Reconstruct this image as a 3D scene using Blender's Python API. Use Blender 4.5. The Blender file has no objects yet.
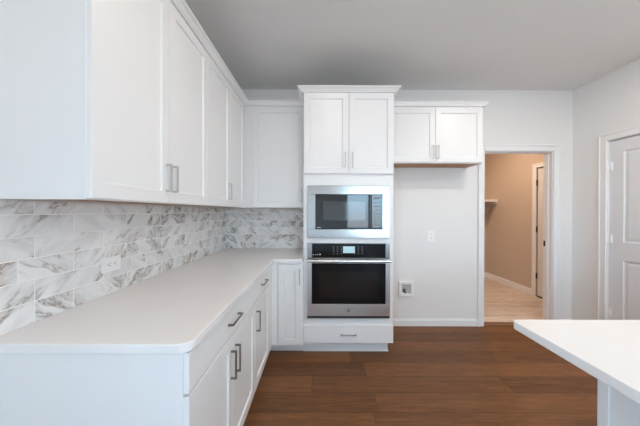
import bpy, bmesh, math, random
from mathutils import Matrix, Vector
random.seed(7)
SC = bpy.context.scene
COL = SC.collection
R = math.radians

# ------------------------------------------------------------------ camera
cam = bpy.data.cameras.new('camera')
cam.sensor_width = 36.0
cam.lens = 258.6 / 640 * 36.0
cam.clip_start = 0.02
camo = bpy.data.objects.new('camera', cam)
COL.objects.link(camo)
camo.location = (0, 0, 1.331)
camo.rotation_euler = (R(90 - 0.24), R(-0.15), 0)
SC.camera = camo

# ------------------------------------------------------------------ render look
SC.view_settings.view_transform = 'Standard'
SC.view_settings.look = 'None'
SC.view_settings.gamma = 1.0
SC.view_settings.use_curve_mapping = False
SC.view_settings.exposure = 0.17
try:
    SC.cycles.use_denoising = True
    SC.cycles.max_bounces = 10
    SC.cycles.diffuse_bounces = 6
    SC.cycles.sample_clamp_indirect = 6.0
except Exception:
    pass

# ------------------------------------------------------------------ sky
SKY_STRENGTH = 13.5
world = bpy.data.worlds.new('sky')
SC.world = world
world.use_nodes = True
wn = world.node_tree.nodes
wl = world.node_tree.links
wn.clear()
wo = wn.new('ShaderNodeOutputWorld')
wb = wn.new('ShaderNodeBackground')
tc = wn.new('ShaderNodeTexCoord')
sx = wn.new('ShaderNodeSeparateXYZ')
cr = wn.new('ShaderNodeValToRGB')
mr = wn.new('ShaderNodeMapRange')
mr.inputs['From Min'].default_value = -1
mr.inputs['From Max'].default_value = 1
e = cr.color_ramp.elements
e[0].position = 0.0; e[0].color = (0.20, 0.20, 0.20, 1)
e[1].position = 1.0; e[1].color = (0.22, 0.52, 1.0, 1)
a = e.new(0.47); a.color = (0.44, 0.49, 0.54, 1)
a = e.new(0.52); a.color = (0.54, 0.80, 1.0, 1)
wl.new(tc.outputs['Generated'], sx.inputs[0])
wl.new(sx.outputs['Z'], mr.inputs['Value'])
wl.new(mr.outputs[0], cr.inputs[0])
wl.new(cr.outputs[0], wb.inputs[0])
wb.inputs[1].default_value = SKY_STRENGTH
wl.new(wb.outputs[0], wo.inputs[0])

# ------------------------------------------------------------------ lamps' strengths
DOWNLIGHT_W = 5.6
DOWNLIGHT_COL = (1.0, 0.925, 0.84)
LAUNDRY_W = 20.0
LAUNDRY_COL = (1.0, 0.74, 0.54)

# daylight through openings behind the camera, the east one added (portals guide the sky light in)
def portal(name, loc, rot, w, h):
    l = bpy.data.lights.new(name, 'AREA')
    l.shape = 'RECTANGLE'; l.size = w; l.size_y = h
    l.cycles.is_portal = True
    o = bpy.data.objects.new(name, l)
    COL.objects.link(o); o.location = loc; o.rotation_euler = rot
    return o
# rear window x .55..2.55, side window y -3.1..-1.1
YR = -3.9
portal('rear_daylight', (1.66, YR - 0.02, 1.435), (R(-90), 0, 0), 1.56, 1.35)
portal('added_east_daylight', (2.97, -2.45, 1.3), (0, R(90), 0), 1.5, 1.1)
portal('side_daylight', (-1.13, -2.35, 1.2), (0, R(-90), 0), 2.1, 1.9)

# ------------------------------------------------------------------ dimensions
WX = -1.106      # left wall
RX = 2.948       # right wall
WC = WX + 0.0015  # furniture stands this clear of the left wall
YC = 3.025 - 0.0015
YB = 3.025       # back wall
HC = 2.757       # ceiling
CT = 0.902       # counter top height
CTH = 0.032
BX = -0.452      # base cabinet box front (left run)
BF = -0.432      # base door front
UX = -0.796
UF = -0.777
TY = 2.411       # tall cabinet box front (doors at 2.391)
UY = 2.716       # back upper box front (doors 2.696)

# ------------------------------------------------------------------ materials
def newmat(name):
    m = bpy.data.materials.new(name); m.use_nodes = True
    n = m.node_tree.nodes; l = m.node_tree.links
    return m, n, l, n['Principled BSDF']

def pbr(name, col, rough=0.5, metal=0.0, spec=None, bump=0.0, bscale=200, var=0.0, vscale=3.0, coat=0.0):
    m, n, l, b = newmat(name)
    b.inputs['Base Color'].default_value = (*col, 1)
    b.inputs['Roughness'].default_value = rough
    b.inputs['Metallic'].default_value = metal
    if spec is not None: b.inputs['Specular IOR Level'].default_value = spec
    if coat: b.inputs['Coat Weight'].default_value = coat
    t = n.new('ShaderNodeTexCoord')
    if var:
        ns = n.new('ShaderNodeTexNoise'); ns.inputs['Scale'].default_value = vscale
        l.new(t.outputs['Object'], ns.inputs['Vector'])
        mx = n.new('ShaderNodeMix'); mx.data_type = 'RGBA'
        mx.inputs[6].default_value = (*[c * (1 - var) for c in col], 1)
        mx.inputs[7].default_value = (*[min(1, c * (1 + var)) for c in col], 1)
        l.new(ns.outputs['Fac'], mx.inputs[0]); l.new(mx.outputs[2], b.inputs['Base Color'])
    if bump:
        nb = n.new('ShaderNodeTexNoise'); nb.inputs['Scale'].default_value = bscale
        l.new(t.outputs['Object'], nb.inputs['Vector'])
        bp = n.new('ShaderNodeBump'); bp.inputs['Strength'].default_value = bump
        bp.inputs['Distance'].default_value = 0.002
        l.new(nb.outputs['Fac'], bp.inputs['Height']); l.new(bp.outputs[0], b.inputs['Normal'])
    return m

def emis(name, col, s):
    m, n, l, b = newmat(name)
    b.inputs['Base Color'].default_value = (*col, 1)
    b.inputs['Emission Color'].default_value = (*col, 1)
    b.inputs['Emission Strength'].default_value = s
    return m

def steel(name, col=(0.56, 0.55, 0.54), rough=0.24, axis='x'):
    m, n, l, b = newmat(name)
    b.inputs['Base Color'].default_value = (*col, 1)
    b.inputs['Metallic'].default_value = 1
    t = n.new('ShaderNodeTexCoord'); mp = n.new('ShaderNodeMapping')
    mp.inputs['Scale'].default_value = (3, 3, 900) if axis == 'x' else (900, 3, 3)
    ns = n.new('ShaderNodeTexNoise'); ns.inputs['Scale'].default_value = 1.0
    l.new(t.outputs['Object'], mp.inputs[0]); l.new(mp.outputs[0], ns.inputs['Vector'])
    mrr = n.new('ShaderNodeMapRange'); mrr.inputs['To Min'].default_value = rough - 0.05; mrr.inputs['To Max'].default_value = rough + 0.06
    l.new(ns.outputs['Fac'], mrr.inputs['Value']); l.new(mrr.outputs[0], b.inputs['Roughness'])
    return m

M = {}
M['cab'] = pbr('white_cabinet_paint', (0.86, 0.855, 0.85), 0.33, bump=0.02, bscale=60)
M['ply'] = pbr('plywood_underside', (0.42, 0.21, 0.09), 0.55, var=0.25, vscale=12)
M['wall'] = pbr('grey_wall_paint', (0.84, 0.83, 0.815), 0.75, bump=0.08, bscale=260)
M['ceil'] = pbr('ceiling_paint', (0.80, 0.785, 0.77), 0.85, bump=0.5, bscale=120)
M['trim'] = pbr('white_trim_paint', (0.86, 0.86, 0.86), 0.35)
M['door'] = pbr('white_door_paint', (0.76, 0.765, 0.78), 0.4)
M['beige'] = pbr('beige_laundry_paint', (0.60, 0.50, 0.41), 0.75, bump=0.05, bscale=260)
M['nickel'] = pbr('brushed_nickel', (0.52, 0.50, 0.48), 0.3, metal=1)
M['pewter'] = pbr('dark_pewter', (0.27, 0.245, 0.23), 0.36, metal=1)
M['steel'] = steel('stainless_steel', (0.38, 0.37, 0.36), 0.18)
M['steelbright'] = steel('polished_steel', (0.74, 0.73, 0.71), 0.2)
M['glass_black'] = pbr('black_glass', (0.006, 0.007, 0.008), 0.035, spec=0.55)
M['mesh_window'] = pbr('door_screen_glass', (0.03, 0.032, 0.035), 0.07, spec=0.7)
M['oven_window'] = pbr('oven_window_glass', (0.014, 0.011, 0.010), 0.06, spec=0.35)
M['oven_glass'] = pbr('oven_door_glass', (0.007, 0.007, 0.008), 0.04, spec=0.25)
M['steelsoft'] = steel('brushed_steel', (0.68, 0.67, 0.66), 0.30)
M['blackgap'] = pbr('black_enamel', (0.012, 0.012, 0.012), 0.4)
M['plastic'] = pbr('white_plastic', (0.90, 0.90, 0.89), 0.35)
M['slot'] = pbr('dark_slot', (0.04, 0.04, 0.04), 0.5)
M['boxin'] = pbr('grey_box_plastic', (0.50, 0.50, 0.50), 0.5)
M['brass'] = pbr('valve_metal', (0.20, 0.17, 0.14), 0.4, metal=1)
M['mark'] = pbr('printed_legend', (0.75, 0.78, 0.80), 0.4)
M['display'] = emis('clock_display', (0.42, 0.60, 0.66), 0.25)
M['keys'] = pbr('key_print', (0.16, 0.17, 0.18), 0.25)
M['lampglow'] = emis('lamp_diffuser', (1.0, 0.93, 0.85), 6.0)
M['strip'] = pbr('transition_strip_wood', (0.20, 0.10, 0.05), 0.4, var=0.2, vscale=10)
M['bronze'] = pbr('dark_bronze', (0.05, 0.04, 0.035), 0.4, metal=1)

def quartz(name, base):
    m, n, l, b = newmat(name)
    t = n.new('ShaderNodeTexCoord')
    n1 = n.new('ShaderNodeTexNoise'); n1.inputs['Scale'].default_value = 2.2; n1.inputs['Detail'].default_value = 5
    n2 = n.new('ShaderNodeTexNoise'); n2.inputs['Scale'].default_value = 380
    l.new(t.outputs['Object'], n1.inputs['Vector']); l.new(t.outputs['Object'], n2.inputs['Vector'])
    mx = n.new('ShaderNodeMix'); mx.data_type = 'RGBA'
    mx.inputs[6].default_value = (*[c * 0.95 for c in base], 1); mx.inputs[7].default_value = (*[min(1, c * 1.05) for c in base], 1)
    ad = n.new('ShaderNodeMath'); ad.operation = 'ADD'
    ml = n.new('ShaderNodeMath'); ml.operation = 'MULTIPLY'; ml.inputs[1].default_value = 0.4
    l.new(n2.outputs['Fac'], ml.inputs[0]); l.new(n1.outputs['Fac'], ad.inputs[0]); l.new(ml.outputs[0], ad.inputs[1])
    sb = n.new('ShaderNodeMath'); sb.operation = 'SUBTRACT'; sb.inputs[1].default_value = 0.2; sb.use_clamp = True
    l.new(ad.outputs[0], sb.inputs[0]); l.new(sb.outputs[0], mx.inputs[0]); l.new(mx.outputs[2], b.inputs['Base Color'])
    b.inputs['Roughness'].default_value = 0.16
    b.inputs['Specular IOR Level'].default_value = 0.5
    return m
M['quartz'] = quartz('white_quartz', (0.86, 0.84, 0.83))

def planks(name, c0, c1, pw, pl, rough, gap=(0.03, 0.018, 0.01), gloss_coat=0.0, gapw=0.018, grain=1.0):
    m, n, l, b = newmat(name)
    def math_(op, a, bb=None, clamp=False):
        x = n.new('ShaderNodeMath'); x.operation = op; x.use_clamp = clamp
        for i, v in enumerate((a, bb)):
            if v is None: continue
            if isinstance(v, (int, float)): x.inputs[i].default_value = v
            else: l.new(v, x.inputs[i])
        return x.outputs[0]
    g = n.new('ShaderNodeNewGeometry'); s = n.new('ShaderNodeSeparateXYZ')
    l.new(g.outputs['Position'], s.inputs[0])
    y = math_('DIVIDE', s.outputs['Y'], pw); row = math_('FLOOR', y); fy = math_('FRACT', y)
    w1 = n.new('ShaderNodeTexWhiteNoise'); w1.noise_dimensions = '1D'; l.new(row, w1.inputs['W'])
    xs = math_('ADD', math_('DIVIDE', s.outputs['X'], pl), math_('MULTIPLY', w1.outputs['Value'], 7.3))
    col = math_('FLOOR', xs); fx = math_('FRACT', xs)
    cv = n.new('ShaderNodeCombineXYZ'); l.new(row, cv.inputs[0]); l.new(col, cv.inputs[1])
    w2 = n.new('ShaderNodeTexWhiteNoise'); w2.noise_dimensions = '2D'; l.new(cv.outputs[0], w2.inputs['Vector'])
    # grain coordinates, shifted per plank
    gc = n.new('ShaderNodeCombineXYZ')
    l.new(math_('ADD', math_('MULTIPLY', s.outputs['X'], 1.6), math_('MULTIPLY', w2.outputs['Value'], 31.0)), gc.inputs[0])
    l.new(math_('MULTIPLY', s.outputs['Y'], 22.0), gc.inputs[1])
    l.new(math_('MULTIPLY', w2.outputs['Value'], 13.0), gc.inputs[2])
    ng = n.new('ShaderNodeTexNoise'); ng.inputs['Scale'].default_value = 3.2; ng.inputs['Detail'].default_value = 8; ng.inputs['Roughness'].default_value = 0.65
    ng.inputs['Distortion'].default_value = 0.8
    l.new(gc.outputs[0], ng.inputs['Vector'])
    nc = n.new('ShaderNodeTexNoise'); nc.inputs['Scale'].default_value = 0.8; nc.inputs['Detail'].default_value = 2
    l.new(gc.outputs[0], nc.inputs['Vector'])
    f = math_('ADD', math_('MULTIPLY', w2.outputs['Value'], 0.40), math_('MULTIPLY', math_('SUBTRACT', ng.outputs['Fac'], 0.28), 1.5 * grain))
    f = math_('ADD', f, math_('MULTIPLY', math_('SUBTRACT', nc.outputs['Fac'], 0.5), 0.5), True)
    mx = n.new('ShaderNodeMix'); mx.data_type = 'RGBA'
    mx.inputs[6].default_value = (*c0, 1); mx.inputs[7].default_value = (*c1, 1)
    l.new(f, mx.inputs[0])
    e1 = math_('LESS_THAN', fy, gapw); e2 = math_('LESS_THAN', fx, gapw * pw / pl)
    ed = math_('MULTIPLY', math_('MAXIMUM', e1, e2), 0.75)
    m2 = n.new('ShaderNodeMix'); m2.data_type = 'RGBA'; m2.inputs[7].default_value = (*gap, 1)
    l.new(ed, m2.inputs[0]); l.new(mx.outputs[2], m2.inputs[6]); l.new(m2.outputs[2], b.inputs['Base Color'])
    b.inputs['Roughness'].default_value = rough
    b.inputs['Specular IOR Level'].default_value = 0.32
    rr = n.new('ShaderNodeMapRange'); rr.inputs['To Min'].default_value = rough - 0.06; rr.inputs['To Max'].default_value = rough + 0.1
    l.new(ng.outputs['Fac'], rr.inputs['Value']); l.new(rr.outputs[0], b.inputs['Roughness'])
    bp = n.new('ShaderNodeBump'); bp.inputs['Strength'].default_value = 0.12; bp.inputs['Distance'].default_value = 0.002
    l.new(ng.outputs['Fac'], bp.inputs['Height']); l.new(bp.outputs[0], b.inputs['Normal'])
    return m
M['floor'] = planks('brown_oak_planks', (0.060, 0.023, 0.008), (0.27, 0.112, 0.040), 0.19, 1.5, 0.46)
M['lfloor'] = planks('pale_tile_planks', (0.36, 0.27, 0.21), (0.84, 0.75, 0.66), 0.30, 0.9, 0.30, gap=(0.75, 0.68, 0.6), gapw=0.012, grain=1.3)

def marble():
    m, n, l, b = newmat('marble_tile')
    def math_(op, a, bb=None, clamp=False):
        x = n.new('ShaderNodeMath'); x.operation = op; x.use_clamp = clamp
        for i, v in enumerate((a, bb)):
            if v is None: continue
            if isinstance(v, (int, float)): x.inputs[i].default_value = v
            else: l.new(v, x.inputs[i])
        return x.outputs[0]
    at = n.new('ShaderNodeAttribute'); at.attribute_name = 'tile_seed'
    ss = n.new('ShaderNodeSeparateColor'); l.new(at.outputs['Color'], ss.inputs[0])
    g = n.new('ShaderNodeNewGeometry'); sp = n.new('ShaderNodeSeparateXYZ'); l.new(g.outputs['Position'], sp.inputs[0])
    u = math_('SUBTRACT', sp.outputs['Y'], sp.outputs['X'])
    # veins run diagonally, half of the tiles the other way round
    flip = math_('SUBTRACT', math_('MULTIPLY', math_('GREATER_THAN', ss.outputs[2], 0.35), 2.0), 1.0)
    u = math_('MULTIPLY', u, flip); v = sp.outputs['Z']
    ca, sa = math.cos(R(38)), math.sin(R(38))
    pa = math_('MULTIPLY', math_('ADD', math_('MULTIPLY', u, ca), math_('MULTIPLY', v, sa)), 0.75)
    pb = math_('MULTIPLY', math_('SUBTRACT', math_('MULTIPLY', v, ca), math_('MULTIPLY', u, sa)), 2.1)
    cm = n.new('ShaderNodeCombineXYZ'); l.new(pa, cm.inputs[0]); l.new(pb, cm.inputs[1])
    off = n.new('ShaderNodeVectorMath'); off.operation = 'SCALE'; off.inputs['Scale'].default_value = 37.0
    l.new(at.outputs['Color'], off.inputs[0])
    ad = n.new('ShaderNodeVectorMath'); ad.operation = 'ADD'
    l.new(cm.outputs[0], ad.inputs[0]); l.new(off.outputs[0], ad.inputs[1])
    # warp
    wn_ = n.new('ShaderNodeTexNoise'); wn_.inputs['Scale'].default_value = 4.5; wn_.inputs['Detail'].default_value = 4
    l.new(ad.outputs[0], wn_.inputs['Vector'])
    ws = n.new('ShaderNodeVectorMath'); ws.operation = 'SCALE'; ws.inputs['Scale'].default_value = 0.30
    l.new(wn_.outputs['Color'], ws.inputs[0])
    wa = n.new('ShaderNodeVectorMath'); wa.operation = 'ADD'; l.new(ad.outputs[0], wa.inputs[0]); l.new(ws.outputs[0], wa.inputs[1])
    v1 = n.new('ShaderNodeTexNoise'); v1.inputs['Scale'].default_value = 4.2; v1.inputs['Detail'].default_value = 6; v1.inputs['Roughness'].default_value = 0.6
    l.new(wa.outputs[0], v1.inputs['Vector'])
    d = math_('ABSOLUTE', math_('SUBTRACT', v1.outputs['Fac'], 0.5))
    thin = math_('SUBTRACT', 1.0, math_('DIVIDE', d, 0.020), True)      # thin dark veins
    soft = math_('SUBTRACT', 1.0, math_('DIVIDE', d, 0.085), True)       # soft grey halo
    brk = n.new('ShaderNodeTexNoise'); brk.inputs['Scale'].default_value = 4.5; brk.inputs['Detail'].default_value = 2
    l.new(ad.outputs[0], brk.inputs['Vector'])
    gate = math_('MULTIPLY', math_('SUBTRACT', brk.outputs['Fac'], 0.42), 8.0, True)
    amount = math_('ADD', math_('MULTIPLY', ss.outputs[0], 1.0), 0.30, True)
    f1 = math_('MULTIPLY', math_('MULTIPLY', thin, gate), amount)
    f2 = math_('MULTIPLY', math_('MULTIPLY', soft, gate), math_('MULTIPLY', amount, 0.72))
    cl = n.new('ShaderNodeTexNoise'); cl.inputs['Scale'].default_value = 6; cl.inputs['Detail'].default_value = 4
    l.new(wa.outputs[0], cl.inputs['Vector'])
    base = n.new('ShaderNodeMix'); base.data_type = 'RGBA'
    base.inputs[6].default_value = (0.90, 0.89, 0.875, 1); base.inputs[7].default_value = (0.70, 0.69, 0.675, 1)
    l.new(math_('MULTIPLY', math_('SUBTRACT', cl.outputs['Fac'], 0.42), 2.6, True), base.inputs[0])
    a2 = n.new('ShaderNodeMix'); a2.data_type = 'RGBA'
    warm = n.new('ShaderNodeMix'); warm.data_type = 'RGBA'
    warm.inputs[6].default_value = (0.42, 0.39, 0.365, 1); warm.inputs[7].default_value = (0.46, 0.37, 0.30, 1)
    l.new(ss.outputs[1], warm.inputs[0])
    l.new(f2, a2.inputs[0]); l.new(base.outputs[2], a2.inputs[6]); l.new(warm.outputs[2], a2.inputs[7])
    a3 = n.new('ShaderNodeMix'); a3.data_type = 'RGBA'
    a3.inputs[7].default_value = (0.20, 0.155, 0.125, 1)
    l.new(math_('MULTIPLY', f1, 0.85), a3.inputs[0]); l.new(a2.outputs[2], a3.inputs[6])
    l.new(a3.outputs[2], b.inputs['Base Color'])
    b.inputs['Roughness'].default_value = 0.22
    return m
M['marble'] = marble()
M['grout'] = pbr('pale_grout', (0.93, 0.925, 0.91), 0.8)

def pane_mat():
    m, n, l, b = newmat('window_glass')
    n.remove(b)
    out = n['Material Output']
    tr = n.new('ShaderNodeBsdfTransparent'); gl = n.new('ShaderNodeBsdfGlossy'); gl.inputs['Roughness'].default_value = 0.0
    mx = n.new('ShaderNodeMixShader'); mx.inputs[0].default_value = 0.07
    l.new(tr.outputs[0], mx.inputs[1]); l.new(gl.outputs[0], mx.inputs[2]); l.new(mx.outputs[0], out.inputs[0])
    return m
M['pane'] = pane_mat()

# ------------------------------------------------------------------ mesh helpers
def rot_for(face):
    return {'-y': Matrix.Identity(4), '+x': Matrix.Rotation(R(90), 4, 'Z'), '-x': Matrix.Rotation(R(-90), 4, 'Z'),
            '+y': Matrix.Rotation(R(180), 4, 'Z')}[face]

def box(bm, x0, x1, y0, y1, z0, z1, bev=0.0, seg=1):
    t = bmesh.new()
    vs = [t.verts.new((x, y, z)) for x in (x0, x1) for y in (y0, y1) for z in (z0, z1)]
    for f in ((0, 1, 3, 2), (4, 6, 7, 5), (0, 4, 5, 1), (2, 3, 7, 6), (0, 2, 6, 4), (1, 5, 7, 3)):
        t.faces.new([vs[i] for i in f])
    bmesh.ops.recalc_face_normals(t, faces=t.faces)
    if bev > 0:
        bmesh.ops.bevel(t, geom=list(t.edges), offset=bev, segments=seg, affect='EDGES', profile=0.5)
    me = bpy.data.meshes.new('tmp'); t.to_mesh(me); t.free()
    bm.from_mesh(me); bpy.data.meshes.remove(me)
    return bm

def cyl(bm, c, r, h, axis='z', seg=24, r2=None):
    m = Matrix.Translation(c)
    if axis == 'x': m = m @ Matrix.Rotation(R(90), 4, 'Y')
    if axis == 'y': m = m @ Matrix.Rotation(R(90), 4, 'X')
    bmesh.ops.create_cone(bm, cap_ends=True, cap_tris=False, segments=seg, radius1=r, radius2=r if r2 is None else r2, depth=h, matrix=m)
    return bm

def prism(bm, pts, z0, z1, bev=0.0, seg=2):
    t = bmesh.new()
    lo = [t.verts.new((p[0], p[1], z0)) for p in pts]; hi = [t.verts.new((p[0], p[1], z1)) for p in pts]
    n_ = len(pts)
    fb = t.faces.new(list(reversed(lo))); ft = t.faces.new(hi)
    for i in range(n_): t.faces.new((lo[i], lo[(i + 1) % n_], hi[(i + 1) % n_], hi[i]))
    bmesh.ops.recalc_face_normals(t, faces=t.faces)
    if bev:
        eds = [e for e in t.edges if abs(e.verts[0].co.z - e.verts[1].co.z) < 1e-6]
        bmesh.ops.bevel(t, geom=eds, offset=bev, segments=seg, affect='EDGES', profile=0.5)
    me = bpy.data.meshes.new('tmp'); t.to_mesh(me); t.free()
    bm.from_mesh(me); bpy.data.meshes.remove(me)
    return bm

def sweep(bm, path, prof, closed=False):
    """profile (out, z) swept along an xy path; 'out' is to the right of travel; mitred corners"""
    n_ = len(path); rings = []
    for i, p in enumerate(path):
        p = Vector(p)
        d1 = (p - Vector(path[i - 1])).normalized() if i > 0 else None
        d2 = (Vector(path[i + 1]) - p).normalized() if i < n_ - 1 else None
        n1 = Vector((d1.y, -d1.x)) if d1 else None
        n2 = Vector((d2.y, -d2.x)) if d2 else None
        if n1 and n2:
            mit = (n1 + n2); mit = mit / max(1e-6, mit.dot(n1))
        else: mit = n1 or n2
        rings.append([bm.verts.new((p.x + mit.x * o, p.y + mit.y * o, z)) for o, z in prof])
    k = len(prof)
    for i in range(n_ - 1):
        for j in range(k):
            bm.faces.new((rings[i][j], rings[i + 1][j], rings[i + 1][(j + 1) % k], rings[i][(j + 1) % k]))
    bm.faces.new(list(reversed(rings[0]))); bm.faces.new(rings[-1])
    bmesh.ops.recalc_face_normals(bm, faces=bm.faces)
    return bm

def wloc(o):
    v = Vector((0, 0, 0))
    while o is not None:
        v += o.location; o = o.parent
    return v

def obj(name, bm, mat, parent=None, kind=None, smooth=False):
    if parent is not None:
        off = wloc(parent); bmesh.ops.translate(bm, verts=bm.verts, vec=-off)
    me = bpy.data.meshes.new(name); bm.to_mesh(me); bm.free()
    me.materials.append(M[mat] if isinstance(mat, str) else mat)
    if smooth:
        for p in me.polygons: p.use_smooth = True
    o = bpy.data.objects.new(name, me); COL.objects.link(o)
    if parent is not None: o.parent = parent
    if kind: o['kind'] = kind
    return o

def tag(o, label, cat, group=None):
    o['label'] = label; o['category'] = cat
    if group: o['group'] = group
    return o

def thing(name, label, cat, loc, group=None):
    o = bpy.data.objects.new(name, None); COL.objects.link(o); o.location = loc
    o.empty_display_size = 0.1
    return tag(o, label, cat, group)

def struct(name, bm, mat, parent=None):
    o = obj(name, bm, mat, parent)
    if parent is None: o['kind'] = 'structure'
    return o

def xf(bm, face, loc):
    m = Matrix.Translation(loc) @ rot_for(face)
    bmesh.ops.transform(bm, matrix=m, verts=bm.verts)
    return bm

def shaker_bm(w, h, t=0.019, st=0.056, rec=0.009):
    """frame-and-panel door, x 0..w, front at y=-t, back at y=0"""
    bm = bmesh.new()
    def ring(ins, y):
        return [bm.verts.new(p) for p in ((ins, y, ins), (w - ins, y, ins), (w - ins, y, h - ins), (ins, y, h - ins))]
    r = [ring(0, 0), ring(0, -t + 0.0015), ring(0.0015, -t), ring(st, -t), ring(st + 0.004, -t + rec)]
    bm.faces.new(list(reversed(r[0])))
    for a, b in zip(r, r[1:]):
        for i in range(4): bm.faces.new((a[i], a[(i + 1) % 4], b[(i + 1) % 4], b[i]))
    bm.faces.new(r[-1])
    bmesh.ops.recalc_face_normals(bm, faces=bm.faces)
    return bm

def slab_bm(w, h, t=0.019):
    return box(bmesh.new(), 0, w, -t, 0, 0, h, 0.0018)

def pull_bm(L=0.14, proj=0.025, horizontal=False, s=0.0085):
    """square bar pull centred at origin, on the plane y=0, sticking out to -y"""
    bm = bmesh.new()
    for k in (-1, 1):
        c = k * (L / 2 - s / 2)
        if horizontal: box(bm, c - s / 2, c + s / 2, -proj + s / 2, 0, -s / 2, s / 2)
        else: box(bm, -s / 2, s / 2, -proj + s / 2, 0, c - s / 2, c + s / 2)
    if horizontal: box(bm, -L / 2, L / 2, -proj - s / 2, -proj + s / 2, -s / 2, s / 2, 0.001)
    else: box(bm, -s / 2, s / 2, -proj - s / 2, -proj + s / 2, -L / 2, L / 2, 0.001)
    return bm

def place_door(parent, face, loc, w, h, pull=None, mat='nickel', flat=False, name='door', hz=None, L=0.14):
    """loc = lower corner on the box front, at the door's own left (seen from in front)"""
    d = obj(name, xf(slab_bm(w, h) if flat else shaker_bm(w, h), face, loc), 'cab', parent)
    if pull is not None:
        px, pz, hor = pull
        b = pull_bm(L=L, horizontal=hor)
        bmesh.ops.translate(b, verts=b.verts, vec=(px, -0.019, pz))
        obj('handle', xf(b, face, loc), mat, d)
    return d

# ------------------------------------------------------------------ room shell
def wall_with_holes(name, mat, axis, pos, thick, a0, a1, z0, z1, holes):
    """wall on plane axis=pos, thickness to +thick side; holes = (h0,h1,hz0,hz1)"""
    bm = bmesh.new()
    cuts = sorted(set([a0, a1] + [v for h in holes for v in h[:2]]))
    lo, hi = min(pos, pos + thick), max(pos, pos + thick)
    for s0, s1 in zip(cuts, cuts[1:]):
        mid = (s0 + s1) / 2; hs = [h for h in holes if h[0] < mid < h[1]]
        spans = [(z0, z1)]
        for h in hs:
            spans = [q for (p, r_) in spans for q in ((p, max(p, h[2])), (min(r_, h[3]), r_)) if q[1] - q[0] > 1e-4]
        for p, r_ in spans:
            if axis == 'y': box(bm, s0, s1, lo, hi, p, r_)
            else: box(bm, lo, hi, s0, s1, p, r_)
    bmesh.ops.remove_doubles(bm, verts=bm.verts, dist=1e-5)
    return struct(name, bm, mat)

struct('floor', box(bmesh.new(), WX - 0.12, RX + 0.12, YR - 0.12, YB + 0.045, -0.06, 0), 'floor')
struct('ceiling', box(bmesh.new(), WX - 0.12, RX + 0.12, YR - 0.12, YB + 0.115, HC, HC + 0.1), 'ceil')
OX0, OX1, OZ = 1.922, 2.715, 2.040
wall_with_holes('wall_back', 'wall', 'y', YB, 0.115, WX - 0.12, RX + 0.12, 0, HC, [(OX0 - 0.018, OX1 + 0.018, 0, OZ + 0.018)])
SW = (-3.3, -1.4, 0.15, 2.25)
wall_with_holes('wall_left', 'wall', 'x', WX, -0.12, YR, YB, 0, HC, [SW])
EW = (-3.0, -1.9, 0.60, 2.10)  # opening for the added east window
DY0, DY1, DZ = 1.832, 2.647, 2.058
wall_with_holes('wall_right', 'wall', 'x', RX, 0.12, YR, YB, 0, HC, [EW, (DY0 - 0.012, DY1 + 0.012, 0, DZ + 0.012)])
RW = (0.87, 2.45, 0.75, 2.12)
wall_with_holes('wall_rear', 'wall', 'y', YR, -0.12, WX - 0.12, RX + 0.12, 0, HC, [RW])

# laundry room beyond the doorway
LX0, LX1, LY1 = 1.35, 3.43, 5.30
LFY = YB + 0.115
struct('floor_laundry', box(bmesh.new(), LX0 - 0.1, LX1 + 0.1, YB + 0.045, LY1 + 0.1, -0.06, 0), 'lfloor')
struct('ceiling_laundry', box(bmesh.new(), LX0 - 0.1, LX1 + 0.1, LFY, LY1 + 0.1, HC, HC + 0.1), 'ceil')
struct('wall_laundry_back', box(bmesh.new(), LX0 - 0.1, LX1 + 0.1, LY1, LY1 + 0.1, 0, HC), 'beige')
struct('wall_laundry_left', box(bmesh.new(), LX0 - 0.1, LX0, LFY, LY1, 0, HC), 'beige')
LD0, LD1 = 3.30, 4.085
wall_with_holes('wall_laundry_right', 'beige', 'x', LX1, 0.1, LFY, LY1, 0, HC, [(LD0 - 0.01, LD1 + 0.01, 0, 2.04)])
struct('wall_laundry_front', box(box(box(bmesh.new(), LX0, OX0 - 0.02, LFY, LFY + 0.006, 0, HC), OX1 + 0.02, LX1, LFY, LFY + 0.006, 0, HC), OX0 - 0.02, OX1 + 0.02, LFY, LFY + 0.006, OZ + 0.02, HC), 'beige')
struct('trim_1', box(bmesh.new(), OX0, OX1, YB - 0.002, YB + 0.095, 0.0, 0.009, 0.003), 'strip')   # threshold

# added unseen panels keep sky light out of the gaps round both doors
struct('light_blocker_right', box(bmesh.new(), RX + 0.121, RX + 0.20, DY0 - 0.15, DY1 + 0.15, 0, 2.3), 'wall')
struct('light_blocker_laundry', box(bmesh.new(), LX1 + 0.101, LX1 + 0.18, LD0 - 0.15, LD1 + 0.15, 0, 2.3), 'wall')

# baseboards
def base_prof(h=0.083, t=0.013):
    return [(0, 0), (t, 0), (t, h - 0.018), (t - 0.004, h - 0.010), (t - 0.006, h), (0, h)]
struct('baseboard_back', sweep(bmesh.new(), [(0.685, YB), (OX0 - 0.080, YB)], base_prof()), 'trim')
struct('baseboard_back_corner', sweep(bmesh.new(), [(OX1 + 0.083, YB), (RX, YB), (RX, DY1 + 0.085)], base_prof()), 'trim')
struct('baseboard_right', sweep(bmesh.new(), [(RX, DY0 - 0.085), (RX, YR)], base_prof()), 'trim')
struct('baseboard_laundry', sweep(bmesh.new(), [(LX0, LFY + 0.006), (LX0, LY1), (LX1, LY1), (LX1, LD1 + 0.08)], base_prof(0.10)), 'trim')

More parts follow.
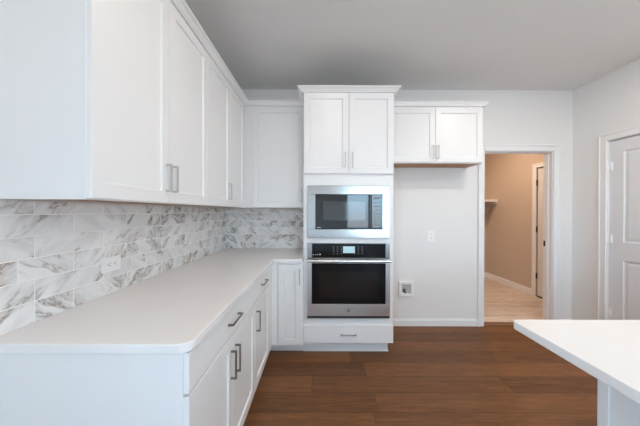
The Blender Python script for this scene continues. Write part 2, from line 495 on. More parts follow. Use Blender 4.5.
# doorway casing (proud of the wall) and jamb liner
def casing(name, x0, x1, z, w, plane_y, sign):
    bm = bmesh.new()
    t = 0.017 * sign
    ya, yb = sorted((plane_y, plane_y + t))
    # legs and head, each with a raised outer bead
    box(bm, x0 - w, x0 - 0.006, ya, yb, 0, z + w, 0.003)
    box(bm, x1 + 0.006, x1 + w, ya, yb, 0, z + w, 0.003)
    box(bm, x0 - 0.006, x1 + 0.006, ya, yb, z + 0.006, z + w, 0.003)
    o = 0.006 * sign
    ya2, yb2 = sorted((plane_y + t * 0.5, plane_y + t + o))
    box(bm, x0 - w, x0 - w + 0.018, ya2, yb2, 0, z + w, 0.002)
    box(bm, x1 + w - 0.018, x1 + w, ya2, yb2, 0, z + w, 0.002)
    box(bm, x0 - w + 0.018, x1 + w - 0.018, ya2, yb2, z + w - 0.018, z + w, 0.002)
    return struct(name, bm, 'trim')
casing('trim_2', OX0, OX1, OZ, 0.080, YB, -1)
bm = bmesh.new()
box(bm, OX0 - 0.016, OX0, YB, LFY + 0.006, 0, OZ); box(bm, OX1, OX1 + 0.016, YB, LFY + 0.006, 0, OZ)
box(bm, OX0 - 0.016, OX1 + 0.016, YB, LFY + 0.006, OZ, OZ + 0.016)
box(bm, OX0, OX0 + 0.010, YB + 0.045, YB + 0.08, 0.01, OZ - 0.01, 0.002); box(bm, OX1 - 0.010, OX1, YB + 0.045, YB + 0.08, 0.01, OZ - 0.01, 0.002)
box(bm, OX0, OX1, YB + 0.045, YB + 0.08, OZ - 0.010, OZ, 0.002)
jamb = struct('trim_3', bm, 'trim')
obj('strike_plate', box(bmesh.new(), OX1 - 0.003, OX1, YB + 0.084, YB + 0.112, 0.925, 0.990), 'bronze', jamb)

# right-hand wall door: casing + slab + hinges
def casing_x(name, y0, y1, z, w, px, sign, mat='trim'):
    bm = bmesh.new()
    a, b = sorted((px, px + 0.017 * sign)); a2, b2 = sorted((px + 0.008 * sign, px + 0.023 * sign))
    box(bm, a, b, y0 - w, y0 - 0.006, 0, z + w, 0.003); box(bm, a, b, y1 + 0.006, y1 + w, 0, z + w, 0.003)
    box(bm, a, b, y0 - 0.006, y1 + 0.006, z + 0.006, z + w, 0.003)
    box(bm, a2, b2, y0 - w, y0 - w + 0.018, 0, z + w, 0.002); box(bm, a2, b2, y1 + w - 0.018, y1 + w, 0, z + w, 0.002)
    box(bm, a2, b2, y0 - w + 0.018, y1 + w - 0.018, z + w - 0.018, z + w, 0.002)
    return struct(name, bm, mat)
casing_x('trim_4', DY0, DY1, DZ, 0.080, RX, -1)

def panel_door_bm(w, h, t, panels):
    """slab, front at y=-t; panels (x0,x1,z0,z1) are moulded: sunk bead and a raised field"""
    bm = bmesh.new()
    xs = sorted(set([0, w] + [v for p in panels for v in p[:2]])); zs = sorted(set([0, h] + [v for p in panels for v in p[2:]]))
    def inp(x, z): return any(p[0] < x < p[1] and p[2] < z < p[3] for p in panels)
    for x0, x1 in zip(xs, xs[1:]):
        for z0, z1 in zip(zs, zs[1:]):
            if inp((x0 + x1) / 2, (z0 + z1) / 2): continue
            bm.faces.new([bm.verts.new(p) for p in ((x0, -t, z0), (x1, -t, z0), (x1, -t, z1), (x0, -t, z1))])
    for x0, x1, z0, z1 in panels:
        def ring(i, y): return [bm.verts.new(p) for p in ((x0 + i, y, z0 + i), (x1 - i, y, z0 + i), (x1 - i, y, z1 - i), (x0 + i, y, z1 - i))]
        rs = [ring(0, -t), ring(0.006, -t + 0.009), ring(0.022, -t + 0.010), ring(0.040, -t + 0.003)]
        for a, b in zip(rs, rs[1:]):
            for i in range(4): bm.faces.new((a[i], a[(i + 1) % 4], b[(i + 1) % 4], b[i]))
        bm.faces.new(rs[-1])
    vs = [bm.verts.new(p) for p in ((0, -t, 0), (w, -t, 0), (w, -t, h), (0, -t, h), (0, 0, 0), (w, 0, 0), (w, 0, h), (0, 0, h))]
    for f in ((0, 4, 5, 1), (1, 5, 6, 2), (2, 6, 7, 3), (3, 7, 4, 0), (4, 7, 6, 5)): bm.faces.new([vs[i] for i in f])
    bmesh.ops.remove_doubles(bm, verts=bm.verts, dist=1e-5)
    bmesh.ops.recalc_face_normals(bm, faces=bm.faces)
    return bm
DW = DY1 - DY0
d1 = panel_door_bm(DW, 2.040, 0.035, [(0.125, DW - 0.125, 1.03, 1.925), (0.125, DW - 0.125, 0.24, 0.85)])
d1 = struct('door_1', xf(d1, '-x', (RX + 0.045, DY1 , 0.012)), 'door')
bm = bmesh.new()
box(bm, RX, RX + 0.12, DY1 + 0.001, DY1 + 0.012, 0, DZ + 0.012); box(bm, RX, RX + 0.12, DY0 - 0.012, DY0 - 0.001, 0, DZ + 0.012); box(bm, RX, RX + 0.12, DY0 - 0.001, DY1 + 0.001, DZ, DZ + 0.012)
struct('trim_5', bm, 'trim')
for z in (1.80, 1.065, 0.33):
    bm = cyl(bmesh.new(), (RX - 0.004, DY1 + 0.002, z), 0.008, 0.09, seg=14)
    box(bm, RX - 0.003, RX + 0.012, DY1 - 0.034, DY1, z - 0.045, z + 0.045, 0.001)
    box(bm, RX - 0.024, RX - 0.019, DY1 + 0.002, DY1 + 0.026, z - 0.045, z + 0.045, 0.001)
    box(bm, RX - 0.024, RX - 0.002, DY1 + 0.000, DY1 + 0.004, z - 0.045, z + 0.045, 0.001)
    obj('hinge', bm, 'trim', d1)
bm = cyl(bmesh.new(), (RX - 0.0, DY0 + 0.07, 0.95), 0.028, 0.02, 'x'); cyl(bm, (RX - 0.03, DY0 + 0.07, 0.95), 0.011, 0.06, 'x')
bmesh.ops.create_uvsphere(bm, u_segments=20, v_segments=12, radius=0.028, matrix=Matrix.Translation((RX - 0.06, DY0 + 0.07, 0.95)))
obj('door_knob', bm, 'nickel', d1, smooth=True)

# laundry door
casing_x('trim_6', LD0, LD1, 2.03, 0.075, LX1, -1)
LW = LD1 - LD0
d2 = panel_door_bm(LW, 2.0, 0.035, [(0.12, LW - 0.12, 1.01, 1.88), (0.12, LW - 0.12, 0.24, 0.83)])
d2 = struct('door_2', xf(d2, '-x', (LX1 + 0.045, LD1, 0.022)), 'door')
for z in (1.80, 1.065, 0.33):
    obj('hinge', cyl(bmesh.new(), (LX1 - 0.004, LD1 + 0.002, z), 0.008, 0.09, seg=12), 'bronze', d2)
obj('door_sweep', box(bmesh.new(), LX1 + 0.003, LX1 + 0.0095, LD0 + 0.01, LD1 - 0.002, 0.002, 0.020), 'bronze', d2)

# windows behind the camera; the east one is added for fill
def window(name, axis, pos, hole, mull, side=-1):
    if side > 0: pos = pos + 0.11
    a0, a1, z0, z1 = hole
    def bx(bm, p, q, r_, s, d0, d1):
        if axis == 'y': box(bm, p, q, pos + d0, pos + d1, r_, s)
        else: box(bm, pos + d0, pos + d1, p, q, r_, s)
    bm = bmesh.new(); f = 0.05
    bx(bm, a0, a0 + f, z0, z1, -0.09, -0.02); bx(bm, a1 - f, a1, z0, z1, -0.09, -0.02)
    bx(bm, a0 + f, a1 - f, z0, z0 + f, -0.09, -0.02); bx(bm, a0 + f, a1 - f, z1 - f, z1, -0.09, -0.02)
    for m_ in mull: bx(bm, m_ - 0.04, m_ + 0.04, z0 + f, z1 - f, -0.09, -0.02)
    w = struct(name, bm, 'trim')
    bm = bmesh.new(); edges = [a0 + f] + [v for m_ in mull for v in (m_ - 0.04, m_ + 0.04)] + [a1 - f]
    for p, q in zip(edges[::2], edges[1::2]): bx(bm, p, q, z0 + f, z1 - f, -0.058, -0.052)
    obj('glass', bm, 'pane', w)
window('window_1', 'y', YR, RW, [1.66])
window('window_2', 'x', WX, SW, [-2.35])
window('added_window_3', 'x', RX, EW, [-2.45], 1)  # unseen window put in to bring more daylight from the right

# ------------------------------------------------------------------ left wall base cabinets
BZ0, BZ1 = 0.112, CT - CTH
DRT, DRB, DOT = 0.862, 0.724, 0.714
def base_cab(name, label, y0, y1, doors, end_panel=False, fill=0.0):
    t = thing(name, label, 'cabinet', (-0.80, (y0 + y1) / 2, 0), 'base cabinets under the L-shaped counter')
    bm = box(bmesh.new(), WC, BX, y0, y1, BZ0, BZ1, 0.001)
    obj('body', bm, 'cab', t)
    obj('toe_kick', box(bmesh.new(), WC, BF - 0.07, y0, y1, 0, BZ0, 0.0), 'cab', t)
    w = y1 - y0 - fill
    n_ = len(doors); dw = (w - 0.006) / n_
    for i, side in enumerate(doors):
        px = dw - 0.003 - 0.030 if side == 'r' else 0.030
        place_door(t, '+x', (BX, y0 + 0.003 + i * dw, BZ0 + 0.003), dw - 0.003, DOT - BZ0 - 0.003, (px, DOT - BZ0 - 0.135, False), 'pewter')
    place_door(t, '+x', (BX, y0 + 0.003, DRB), w - 0.009, DRT - DRB, ((w - 0.009) / 2, 0.070, True), 'pewter', flat=True, name='drawer_front', L=0.15)
    return t
Y0, Y1, Y2, Y3 = 0.853, 1.735, 2.215, 2.351
c1 = base_cab('base_cabinet', 'white base cabinet nearest the camera, one wide drawer above two doors', Y0, Y1, 'rl')
c2 = base_cab('base_cabinet', 'white base cabinet with one drawer over a single door, before the inner corner', Y1, Y2 - 0.0, 'l')
# corner filler + narrow cabinet facing the room
BYF = Y3 + 0.019
t = thing('base_cabinet', 'narrow white base cabinet with one tall door, left of the oven tower', 'cabinet', (-0.40, 2.7, 0), 'base cabinets under the L-shaped counter')
bm = box(bmesh.new(), WC, -0.154, BYF, YC, BZ0, BZ1, 0.0)
box(bm, WC, BX, Y2, BYF, BZ0, BZ1, 0.0); box(bm, BX, BX + 0.018, Y2 + 0.004, BYF, BZ0, BZ1, 0.001)
box(bm, BX + 0.018, -0.385, BYF - 0.017, BYF, BZ0, BZ1, 0.001)
obj('body', bm, 'cab', t)
bm = box(bmesh.new(), WC, -0.154, BYF + 0.105, YC, 0, BZ0); box(bm, WC, BF - 0.07, Y2, BYF + 0.105, 0, BZ0)
obj('toe_kick', bm, 'cab', t)
place_door(t, '-y', (-0.379, BYF, BZ0 + 0.0), 0.218, 0.850 - BZ0, (0.218 - 0.022, 0.850 - BZ0 - 0.105, False), 'nickel')

# countertop, L shaped with a rounded near corner
r_ = 0.045
cx, cy = BF + 0.012, Y0 - 0.022
pts = [(WX + 0.001, cy)] + [(cx - r_ + r_ * math.sin(a_), cy + r_ - r_ * math.cos(a_)) for a_ in [R(k * 11.25) for k in range(9)]]
pts += [(cx, Y3 - 0.018), (-0.1545, Y3 - 0.018), (-0.1545, YB - 0.001), (WX + 0.001, YB - 0.001)]
tag(obj('countertop', prism(bmesh.new(), pts, CT - CTH, CT, 0.003), 'quartz'), 'white quartz L-shaped countertop on the base cabinets along the tiled wall', 'countertop')

# ------------------------------------------------------------------ backsplash tiles
TT = 0.009
def backsplash(name, label, face, length, origin, joints, top):
    """local x along wall, y=-thickness outward, z up from the counter"""
    t = thing(name, label, 'backsplash', origin)
    bm = box(bmesh.new(), 0, length, -0.0078, -0.0005, 0.0, top)
    obj('grout', xf(bm, face, origin), 'grout', t)
    rh, tw, g = 0.083, 0.3165, 0.0042
    bm = bmesh.new(); lay = bm.loops.layers.float_color.new('tile_seed')
    row = 0; z = 0.0
    while z < top - 0.01:
        z1 = min(z + rh, top)
        x = joints[row % 2] - tw * 3
        while x < length:
            segs = [(x, x + tw)]
            q = random.random()
            if q < 0.10: segs = [(x, x + tw / 2), (x + tw / 2, x + tw)]
            elif q < 0.34:
                k_ = random.choice((0.25, 0.32, 0.4, 0.62, 0.72)); segs = [(x, x + tw * k_), (x + tw * k_, x + tw)]
            for s0, s1 in segs:
                s0 = max(s0, 0); s1 = min(s1, length)
                if s1 - s0 < 0.012: continue
                seed = (random.random() ** 0.8, random.random(), random.random(), 1)
                n0 = len(bm.faces)
                box(bm, s0 + g / 2, s1 - g / 2, -TT, -0.003, z + (g / 2 if row else 0.0005), z1 - g / 2, 0.0008)
                bm.faces.ensure_lookup_table()
                for f in bm.faces[n0:]:
                    for lp in f.loops: lp[lay] = seed
            x += tw
        z = z1; row += 1
    obj('tiles', xf(bm, face, origin), 'marble', t)
    return t
# left wall: local x -> +Y, starts at the end of the cabinets
bs0 = Y0 - 0.02
backsplash('tile_backsplash', 'long marble subway tile backsplash on the left wall with white grout', '+x', YB - TT - bs0 - 0.001, (WX, bs0, CT + 0.0005), [1.153 - bs0, 0.995 - bs0], 1.372 - CT - 0.001)
backsplash('tile_backsplash', 'short grey-veined marble tile backsplash on the back wall beside the oven tower', '-y', -0.155 - WX, (WX, YB, CT + 0.0005), [0.05, 0.2], 1.372 - CT - 0.001)

# ------------------------------------------------------------------ upper cabinets
UZ0, UZ1 = 1.372, 2.438
DU0, DU1 = UZ0 + 0.004, UZ1 - 0.016
def upper_body(t, x0, x1, y0, y1, z0, z1, rails=()):
    bm = box(bmesh.new(), x0, x1, y0, y1, z0 + 0.012, z1, 0.0)
    for q in rails: box(bm, *q, z0, z0 + 0.0125, 0.0)          # face frame and end panel reach below the bottom board
    obj('body', bm, 'cab', t)
    u = obj('underside', box(bmesh.new(), x0 + 0.001, x1 - 0.001, y0 + 0.001, y1 - 0.001, z0 + 0.007, z0 + 0.0125), 'ply', t)
    u['label'] = 'bare brown plywood underside'
E0, E1, E2, E3 = 0.879, 1.793, 2.235, 2.696
t = thing('wall_cabinet', 'white two-door wall cabinet nearest the camera on the tiled wall', 'cabinet', (-0.95, (E0 + E1) / 2, UZ0), 'wall cabinets above the backsplash')
upper_body(t, WC, UX, E0, E1, UZ0, UZ1, [(UX - 0.019, UX, E0, E1), (WC, UX - 0.019, E0, E0 + 0.016)])
dw = (E1 - E0 - 0.006) / 2
place_door(t, '+x', (UX, E0 + 0.003, DU0), dw - 0.002, DU1 - DU0, (dw - 0.028, 0.125, False))
place_door(t, '+x', (UX, E0 + 0.003 + dw + 0.0025, DU0), dw - 0.0025, DU1 - DU0, (0.028, 0.125, False))
t = thing('wall_cabinet', 'white corner wall cabinet with two narrow doors on the tiled wall', 'cabinet', (-0.95, (E1 + E3) / 2, UZ0), 'wall cabinets above the backsplash')
upper_body(t, WC, UX, E1, YC, UZ0, UZ1, [(UX - 0.019, UX, E1, UY)])
place_door(t, '+x', (UX, E1 + 0.003, DU0), E2 - E1 - 0.005, DU1 - DU0, (E2 - E1 - 0.033, 0.125, False))
place_door(t, '+x', (UX, E2 + 0.001, DU0), E3 - E2 - 0.055, DU1 - DU0)
t = thing('wall_cabinet', 'white single-door wall cabinet on the back wall, left of the oven tower', 'cabinet', (-0.45, 2.87, UZ0), 'wall cabinets above the backsplash')
upper_body(t, UX + 0.0005, -0.154, UY, YC, UZ0, UZ1, [(UX + 0.0005, -0.154, UY, UY + 0.019)])
place_door(t, '-y', (-0.702, UY, DU0), 0.535, DU1 - DU0, (0.535 - 0.030, 0.125, False))

def crown_prof(z, p=1.0):
    return [(-0.004, z)] + [(0.020 + p * (o - 0.020), z + d) for o, d in ((0.020, 0), (0.023, 0.008), (0.029, 0.013), (0.039, 0.026), (0.050, 0.032), (0.054, 0.034), (0.054, 0.045))] + [(-0.004, z + 0.045)]
bm = sweep(bmesh.new(), [(-0.160, UY), (UX, UY), (UX, E0)][::-1], crown_prof(UZ1 + 0.0005))
tag(obj('crown_moulding', bm, 'cab'), 'white crown moulding running along the top of the corner wall cabinets', 'moulding')

# ------------------------------------------------------------------ oven tower
TX0, TX1 = -0.153, 0.683
t = thing('oven_tower_cabinet', 'tall white oven tower with two top doors and a bottom drawer', 'cabinet', (0.26, 2.7, 0))
MZ0, MZ1, VZ0, VZ1 = 1.092, 1.575, 0.352, 1.044
bm = bmesh.new()
box(bm, TX0, TX0 + 0.019, TY + 0.019, YC, BZ0, UZ1); box(bm, TX1 - 0.019, TX1, TY + 0.019, YC, BZ0, UZ1)
s = 0.040
box(bm, TX0, TX0 + s, TY, TY + 0.019, BZ0, UZ1, 0.001); box(bm, TX1 - s, TX1, TY, TY + 0.019, BZ0, UZ1, 0.001)
for z0, z1 in ((BZ0, 0.337), (MZ0 - 0.055, MZ0 + 0.006), (MZ1 - 0.010, UZ1)):
    box(bm, TX0 + s, TX1 - s, TY, TY + 0.019, z0, z1, 0.001)
for z in (0.342, 1.062, 1.597):
    box(bm, TX0 + 0.019, TX1 - 0.019, TY + 0.019, YC - 0.01, z - 0.009, z + 0.009)
box(bm, TX0 + 0.019, TX1 - 0.019, YC - 0.01, YC, BZ0, UZ1)
obj('body', bm, 'cab', t)
bm = box(bmesh.new(), TX0, TX1 - 0.032, TY + 0.064, YC, 0, BZ0)
sweep(bm, [(TX0, TY + 0.064), (TX1 - 0.032, TY + 0.064), (TX1 - 0.032, YB - 0.02)], [(0, 0), (0.009, 0), (0.007, 0.006), (0, 0.010)])
obj('toe_kick', bm, 'cab', t)
dw = (TX1 - TX0 - 0.008) / 2
TD0, TD1 = 1.686, UZ1 - 0.004
place_door(t, '-y', (TX0 + 0.002, TY, TD0), dw, TD1 - TD0, (dw - 0.032, 0.125, False))
place_door(t, '-y', (TX0 + 0.006 + dw, TY, TD0), dw, TD1 - TD0, (0.032, 0.125, False))
place_door(t, '-y', (TX0 + 0.001, TY, 0.116), TX1 - TX0 - 0.002, 0.162, ((TX1 - TX0) / 2 , 0.081, True), flat=True, name='drawer_front', L=0.145)
bm = sweep(bmesh.new(), [(TX0, UY - 0.062), (TX0, TY), (TX1, TY), (TX1, UY - 0.062)], crown_prof(UZ1 + 0.0005))
obj('crown', bm, 'cab', t)

# ------------------------------------------------------------------ microwave
AX0, AX1 = -0.115, 0.645      # appliance width
ACX = (AX0 + AX1) / 2
t = thing('microwave', 'built-in stainless steel microwave above the wall oven', 'microwave', (ACX, TY - 0.02, MZ0))
MF = TY - 0.024
GX0, GX1, GZ0, GZ1 = -0.042, 0.578, 1.172, 1.494
bm = bmesh.new()
def frame(bm, x0, x1, z0, z1, gx0, gx1, gz0, gz1, y0, y1, bev=0.002):
    box(bm, x0, x1, y0, y1, z0, gz0, bev); box(bm, x0, x1, y0, y1, gz1, z1, bev)
    box(bm, x0, gx0, y0, y1, gz0, gz1, 0); box(bm, gx1, x1, y0, y1, gz0, gz1, 0)
frame(bm, AX0, AX1, MZ0, MZ1, GX0, GX1, GZ0, GZ1, MF, TY - 0.002)
obj('trim_kit', bm, 'steel', t)
obj('body', box(bmesh.new(), GX0 - 0.02, GX1 + 0.02, TY - 0.001, TY + 0.45, 1.12, 1.52), 'blackgap', t)
SX = 0.473
door = obj('door', box(bmesh.new(), GX0 + 0.004, SX - 0.002, MF - 0.008, TY - 0.002, GZ0 + 0.004, GZ1 - 0.004, 0.003), 'glass_black', t)
obj('window', box(bmesh.new(), 0.028, 0.415, MF - 0.0088, MF - 0.0075, 1.254, 1.427), 'mesh_window', door)
cp = obj('control_panel', box(bmesh.new(), SX + 0.001, GX1 - 0.004, MF - 0.008, TY - 0.002, GZ0 + 0.004, GZ1 - 0.004, 0.003), 'glass_black', t)
obj('clock_display', box(bmesh.new(), SX + 0.018, GX1 - 0.022, MF - 0.0088, MF - 0.0075, 1.447, 1.472), 'keys', cp)
bm = bmesh.new()
for i in range(6):
    for j in range(3):
        x = SX + 0.020 + j * 0.024; z = 1.417 - i * 0.034
        obj('key', box(bmesh.new(), x, x + 0.016, MF - 0.0086, MF - 0.0075, z - 0.006, z + 0.006), 'keys', cp)
obj('open_button', box(bmesh.new(), SX + 0.016, GX1 - 0.020, MF - 0.0105, MF - 0.0075, 1.187, 1.210, 0.001), 'keys', cp)
bm = bmesh.new()
for k in range(4): box(bm, GX0 + 0.018 + k * 0.009, GX0 + 0.024 + k * 0.009, MF - 0.0086, MF - 0.0078, 1.185, 1.190)
obj('printed_marks', bm, 'mark', door)

# ------------------------------------------------------------------ wall oven
t = thing('wall_oven', 'stainless steel wall oven with black glass door below the microwave', 'oven', (ACX, TY - 0.02, VZ0))
obj('body', box(bmesh.new(), TX0 + 0.045, TX1 - 0.045, TY - 0.001, TY + 0.55, VZ0 + 0.004, 1.030), 'blackgap', t)
CZ0 = 0.910
bm = bmesh.new()
frame(bm, AX0, AX1, CZ0 - 0.004, VZ1, AX0 + 0.042, AX1 - 0.038, CZ0 + 0.001, VZ1 - 0.006, TY - 0.026, TY - 0.002, 0.001)
obj('control_surround', bm, 'steel', t)
cp = obj('control_panel', box(bmesh.new(), AX0 + 0.043, AX1 - 0.039, TY - 0.029, TY - 0.002, CZ0 + 0.002, VZ1 - 0.007, 0.002), 'oven_glass', t)
obj('clock_display', box(bmesh.new(), 0.214, 0.322, TY - 0.0298, TY - 0.0285, 0.952, 1.014), 'display', cp)
bm = bmesh.new()
for i in range(4):
    for j in range(8):
        if 3 <= j <= 4: continue
        x = 0.12 + j * 0.036 + (0.012 if j > 4 else 0) ; z = 1.010 - i * 0.021
        obj('key', box(bmesh.new(), x, x + 0.013, TY - 0.0296, TY - 0.0285, z - 0.004, z + 0.004), 'keys', cp)
bm = bmesh.new()
for k in range(4): box(bm, AX0 + 0.050 + k * 0.020, AX0 + 0.058 + k * 0.020 + (0.004 if k == 3 else 0), TY - 0.0296, TY - 0.0285, 0.934, 0.941 + (0.004 if k == 3 else 0))
obj('printed_marks', bm, 'mark', cp)
# door
OF = TY - 0.040
DGZ0, DGZ1 = 0.484, 0.860
bm = bmesh.new()
frame(bm, AX0, AX1, 0.374, 0.902, AX0 + 0.040, AX1 - 0.040, DGZ0, DGZ1, OF, TY - 0.003, 0.002)
door = obj('door', bm, 'steelsoft', t)
obj('door_glass', box(bmesh.new(), AX0 + 0.041, AX1 - 0.041, OF + 0.001, TY - 0.004, DGZ0 + 0.001, DGZ1 - 0.001), 'oven_glass', door)
obj('window', box(bmesh.new(), AX0 + 0.11, AX1 - 0.11, OF + 0.0003, OF + 0.0015, DGZ0 + 0.06, DGZ1 - 0.075), 'oven_window', door)
bm = bmesh.new()
cyl(bm, (ACX, OF - 0.045, 0.888), 0.0135, AX1 - AX0 - 0.004, 'x', 20)
for x in (AX0 + 0.030, AX1 - 0.030): box(bm, x - 0.012, x + 0.012, OF - 0.045, OF, 0.880, 0.896, 0.003)
obj('handle', bm, 'steelbright', door)
# round emblem with the maker's two script letters
bm = cyl(bmesh.new(), (ACX, OF - 0.0015, 0.427), 0.0175, 0.003, 'y', 32)
em = obj('emblem', bm, 'slot', door)
tcu = bpy.data.curves.new('emblem_letters', 'FONT'); tcu.body = 'GE'; tcu.size = 0.021; tcu.extrude = 0.0004; tcu.align_x = 'CENTER'; tcu.align_y = 'CENTER'; tcu.shear = 0.3
to = bpy.data.objects.new('tmp_letters', tcu); COL.objects.link(to)
bpy.context.view_layer.update()
me = bpy.data.meshes.new_from_object(to.evaluated_get(bpy.context.evaluated_depsgraph_get()))
bpy.data.objects.remove(to)
bm = bmesh.new(); bm.from_mesh(me)
bmesh.ops.transform(bm, matrix=Matrix.Translation((ACX, OF - 0.0034, 0.427)) @ Matrix.Rotation(R(90), 4, 'X'), verts=bm.verts)
for k in range(32):
    a0_, a1_ = 2 * math.pi * k / 32, 2 * math.pi * (k + 1) / 32
    vs = []
    for (a_, rr) in ((a0_, 0.0150), (a1_, 0.0150), (a1_, 0.0165), (a0_, 0.0165)):
        vs.append(bm.verts.new((ACX + rr * math.cos(a_), OF - 0.0034, 0.427 + rr * math.sin(a_))))
    bm.faces.new(vs)
obj('lettering', bm, 'mark', em)
obj('vent_gap', box(bmesh.new(), AX0 + 0.012, AX1 - 0.012, TY - 0.030, TY - 0.003, 0.353, 0.372), 'blackgap', t)
for x in (AX0, AX1 - 0.014): obj('side_foot', box(bmesh.new(), x, x + 0.014, TY - 0.034, TY - 0.003, 0.352, 0.373), 'steel', t)

# ------------------------------------------------------------------ cabinet above the fridge space
FX0, FX1, FZ0 = 0.685, 1.708, 1.844
t = thing('fridge_cabinet', 'white two-door wall cabinet over the empty fridge space, right of the oven tower', 'cabinet', (1.2, 2.87, FZ0))
upper_body(t, FX0, FX1, UY, YC, FZ0, UZ1, [(FX0, FX1, UY, UY + 0.019), (FX1 - 0.016, FX1, UY + 0.019, YC)])
place_door(t, '-y', (0.715, UY, FZ0 + 0.006), 0.484, UZ1 - FZ0 - 0.024, (0.484 - 0.024, 0.105, False))
place_door(t, '-y', (1.203, UY, FZ0 + 0.006), 0.490, UZ1 - FZ0 - 0.024, (0.024, 0.105, False))
bm = sweep(bmesh.new(), [(FX0 + 0.002, UY), (FX1, UY), (FX1, YC)], crown_prof(UZ1 + 0.0005, 0.5))
obj('crown', bm, 'cab', t)

# ------------------------------------------------------------------ outlets and the water box
def duplex(name, label, face, loc, horizontal):
    t = thing(name, label, 'outlet', loc)
    w, h = (0.124, 0.078) if horizontal else (0.080, 0.126)
    bm = box(bmesh.new(), -w / 2, w / 2, -0.006, 0, -h / 2, h / 2, 0.002)
    obj('cover_plate', xf(bm, face, loc), 'plastic', t)
    for k in (-1, 1):
        c = (k * 0.020, 0) if horizontal else (0, k * 0.020)
        b = box(bmesh.new(), c[0] - 0.0165, c[0] + 0.0165, -0.009, -0.0055, c[1] - 0.0165, c[1] + 0.0165, 0.0015)
        rc = obj('receptacle', xf(b, face, loc), 'plastic', t)
        b = bmesh.new()
        for dx, dz, sw, sh in ((-0.006, 0.004, 0.0012, 0.0045), (0.006, 0.004, 0.0012, 0.0035), (0, -0.008, 0.0025, 0.0025)):
            if horizontal: dx, dz, sw, sh = dz, dx, sh, sw
            box(b, c[0] + dx - sw, c[0] + dx + sw, -0.0094, -0.0088, c[1] + dz - sh, c[1] + dz + sh)
        obj('slot', xf(b, face, loc), 'slot', rc)
    return t
duplex('wall_outlet', 'white horizontal double outlet set in the marble backsplash', '+x', (WX + TT, 1.356, 1.056), True)
duplex('wall_outlet', 'white upright double outlet on the grey wall of the fridge space', '-y', (1.300, YB, 1.050), False)

t = thing('water_supply_box', 'square white recessed water box with valve low on the fridge wall', 'water box', (1.008, YB, 0.41))
x0, x1, z0, z1 = 0.923, 1.093, 0.353, 0.523
bm = bmesh.new(); frame(bm, x0, x1, z0, z1, x0 + 0.03, x1 - 0.03, z0 + 0.03, z1 - 0.03, YB - 0.024, YB - 0.0, 0.002)
obj('frame', bm, 'plastic', t)
obj('box_back', box(bmesh.new(), x0 + 0.03, x1 - 0.03, YB - 0.002, YB - 0.0005, z0 + 0.03, z1 - 0.03), 'boxin', t)
bm = cyl(bmesh.new(), (0.995, YB - 0.011, 0.400), 0.009, 0.034, 'z', 16)
cyl(bm, (0.995, YB - 0.011, 0.423), 0.006, 0.02, 'z', 12)
box(bm, 0.972, 0.990, YB - 0.018, YB - 0.010, 0.404, 0.440, 0.002)
obj('valve', bm, 'brass', t)

# ------------------------------------------------------------------ laundry shelf
t = thing('laundry_shelf', 'small white wall shelf on brackets in the beige room beyond the doorway', 'shelf', (2.4, LY1, 1.5))
obj('board', box(box(bmesh.new(), LX0 + 0.002, LX1 - 0.002, LY1 - 0.30, LY1 - 0.001, 1.560, 1.578, 0.001), LX0 + 0.002, LX1 - 0.002, LY1 - 0.312, LY1 - 0.301, 1.535, 1.580, 0.001), 'trim', t)
obj('side_cleat', box(bmesh.new(), LX1 - 0.018, LX1 - 0.001, LY1 - 0.299, LY1 - 0.001, 1.490, 1.559, 0.001), 'trim', t)
bm = bmesh.new()
for x in (LX1 - 0.046, 2.3):
    t2 = bmesh.new()
    ps = [(LY1 - 0.002, 1.557), (LY1 - 0.24, 1.557), (LY1 - 0.24, 1.545), (LY1 - 0.014, 1.285), (LY1 - 0.002, 1.285)]
    A = [t2.verts.new((x, p[0], p[1])) for p in ps]; B = [t2.verts.new((x + 0.018, p[0], p[1])) for p in ps]
    t2.faces.new(A); t2.faces.new(list(reversed(B)))
    for i in range(5): t2.faces.new((A[i], B[i], B[(i + 1) % 5], A[(i + 1) % 5]))
    bmesh.ops.recalc_face_normals(t2, faces=t2.faces)
    me = bpy.data.meshes.new('tmp'); t2.to_mesh(me); t2.free(); bm.from_mesh(me)
    obj('bracket', bm, 'beige', t); bm = bmesh.new()

# ------------------------------------------------------------------ island
IX, IY = 0.768, 1.036
t = thing('kitchen_island', 'white panelled kitchen island base under the overhanging counter at right', 'island', (1.6, -0.2, 0))
obj('body', box(bmesh.new(), 1.085, 2.05, -1.30, 0.994, 0.09, CT - CTH - 0.001, 0.001), 'cab', t)
obj('toe_kick', box(bmesh.new(), 1.085, 1.98, -1.25, 0.95, 0, 0.09), 'cab', t)
bm = box(bmesh.new(), 1.077, 1.0845, 0.962, 1.000, 0.0, CT - CTH - 0.001, 0.001)
box(bm, 1.077, 1.0845, -1.30, 0.961, 0.0, 0.085, 0.001)
obj('corner_trim', bm, 'cab', t)
ri = 0.02
pts = []
for (qx, qy, a0_) in ((IX + ri, -1.34 + ri, 180), (2.10 - ri, -1.34 + ri, 270), (2.10 - ri, IY - ri, 0), (IX + ri, IY - ri, 90)):
    for k in range(6):
        a_ = R(a0_ + k * 18); pts.append((qx + ri * math.cos(a_), qy + ri * math.sin(a_)))
tag(obj('island_countertop', prism(bmesh.new(), pts, CT - CTH, CT, 0.003), 'quartz'), 'white quartz island countertop with rounded corner in the right foreground', 'countertop')

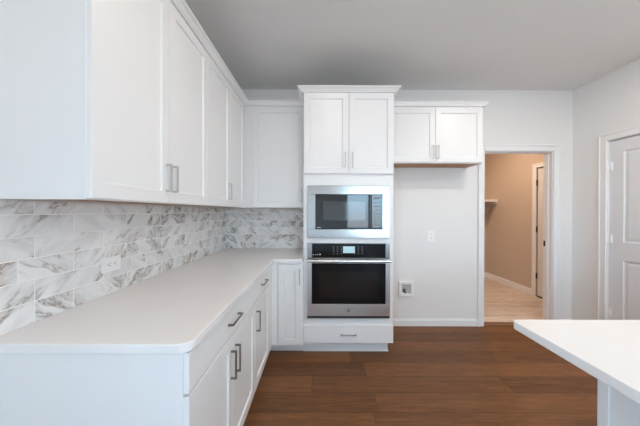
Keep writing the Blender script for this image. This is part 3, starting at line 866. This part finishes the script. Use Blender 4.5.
# ------------------------------------------------------------------ recessed ceiling lights
def downlight(x, y, z, watts, col, label, size=0.13):
    t = thing('recessed_light', label, 'ceiling light', (x, y, z), 'recessed ceiling lights')
    bm = bmesh.new(); seg = 32
    prof = [(0.092, z), (0.092, z - 0.006), (0.084, z - 0.010), (0.070, z - 0.006), (0.068, z - 0.002)]
    rings = [[bm.verts.new((x + r0 * math.cos(2 * math.pi * k / seg), y + r0 * math.sin(2 * math.pi * k / seg), zz)) for k in range(seg)] for r0, zz in prof]
    for a_, b_ in zip(rings, rings[1:]):
        for k in range(seg): bm.faces.new((a_[k], a_[(k + 1) % seg], b_[(k + 1) % seg], b_[k]))
    obj('trim_ring', bm, 'trim', t, smooth=True)
    obj('diffuser', cyl(bmesh.new(), (x, y, z - 0.0025), 0.0675, 0.003, 'z', 32), 'lampglow', t)
    l = bpy.data.lights.new('bulb', 'AREA'); l.shape = 'DISK'; l.size = size; l.energy = watts; l.color = col
    lo = bpy.data.objects.new('bulb', l); COL.objects.link(lo); lo.parent = t; lo.location = (0, 0, -0.012)
    return t
downlight(0.13, 1.655, HC, DOWNLIGHT_W * 0.28, DOWNLIGHT_COL, 'round recessed ceiling light at the top edge, in front of the oven tower')
downlight(1.85, 1.52, HC, DOWNLIGHT_W * 1.9, DOWNLIGHT_COL, 'added recessed light before the fridge space, outside the picture, brightening the back wall')  # added lamp, unseen, lifts the back and right walls
downlight(2.25, 1.0, HC, DOWNLIGHT_W * 1.6, DOWNLIGHT_COL, 'added recessed light out of view by the right wall, brightening wall and island')  # added lamp, unseen, fills the right wall and island top
downlight(0.15, 0.75, HC, DOWNLIGHT_W * 1.1, DOWNLIGHT_COL, 'added recessed light out of view over the aisle, brightening the counter')  # added lamp, unseen, lifts the counter and left cabinets
downlight(0.35, -1.9, HC, DOWNLIGHT_W * 0.5, DOWNLIGHT_COL, 'added unseen fill light in the ceiling over the aisle behind the camera')  # added unseen lamp, weak fill from behind the camera
downlight(2.2, -1.6, HC, DOWNLIGHT_W * 0.6, DOWNLIGHT_COL, 'added unseen fill light in the ceiling nearest the rear window')  # another unseen fill lamp added at the rear of the room
downlight(2.45, 4.2, HC, LAUNDRY_W, LAUNDRY_COL, 'warm round ceiling light in the beige room beyond the doorway')
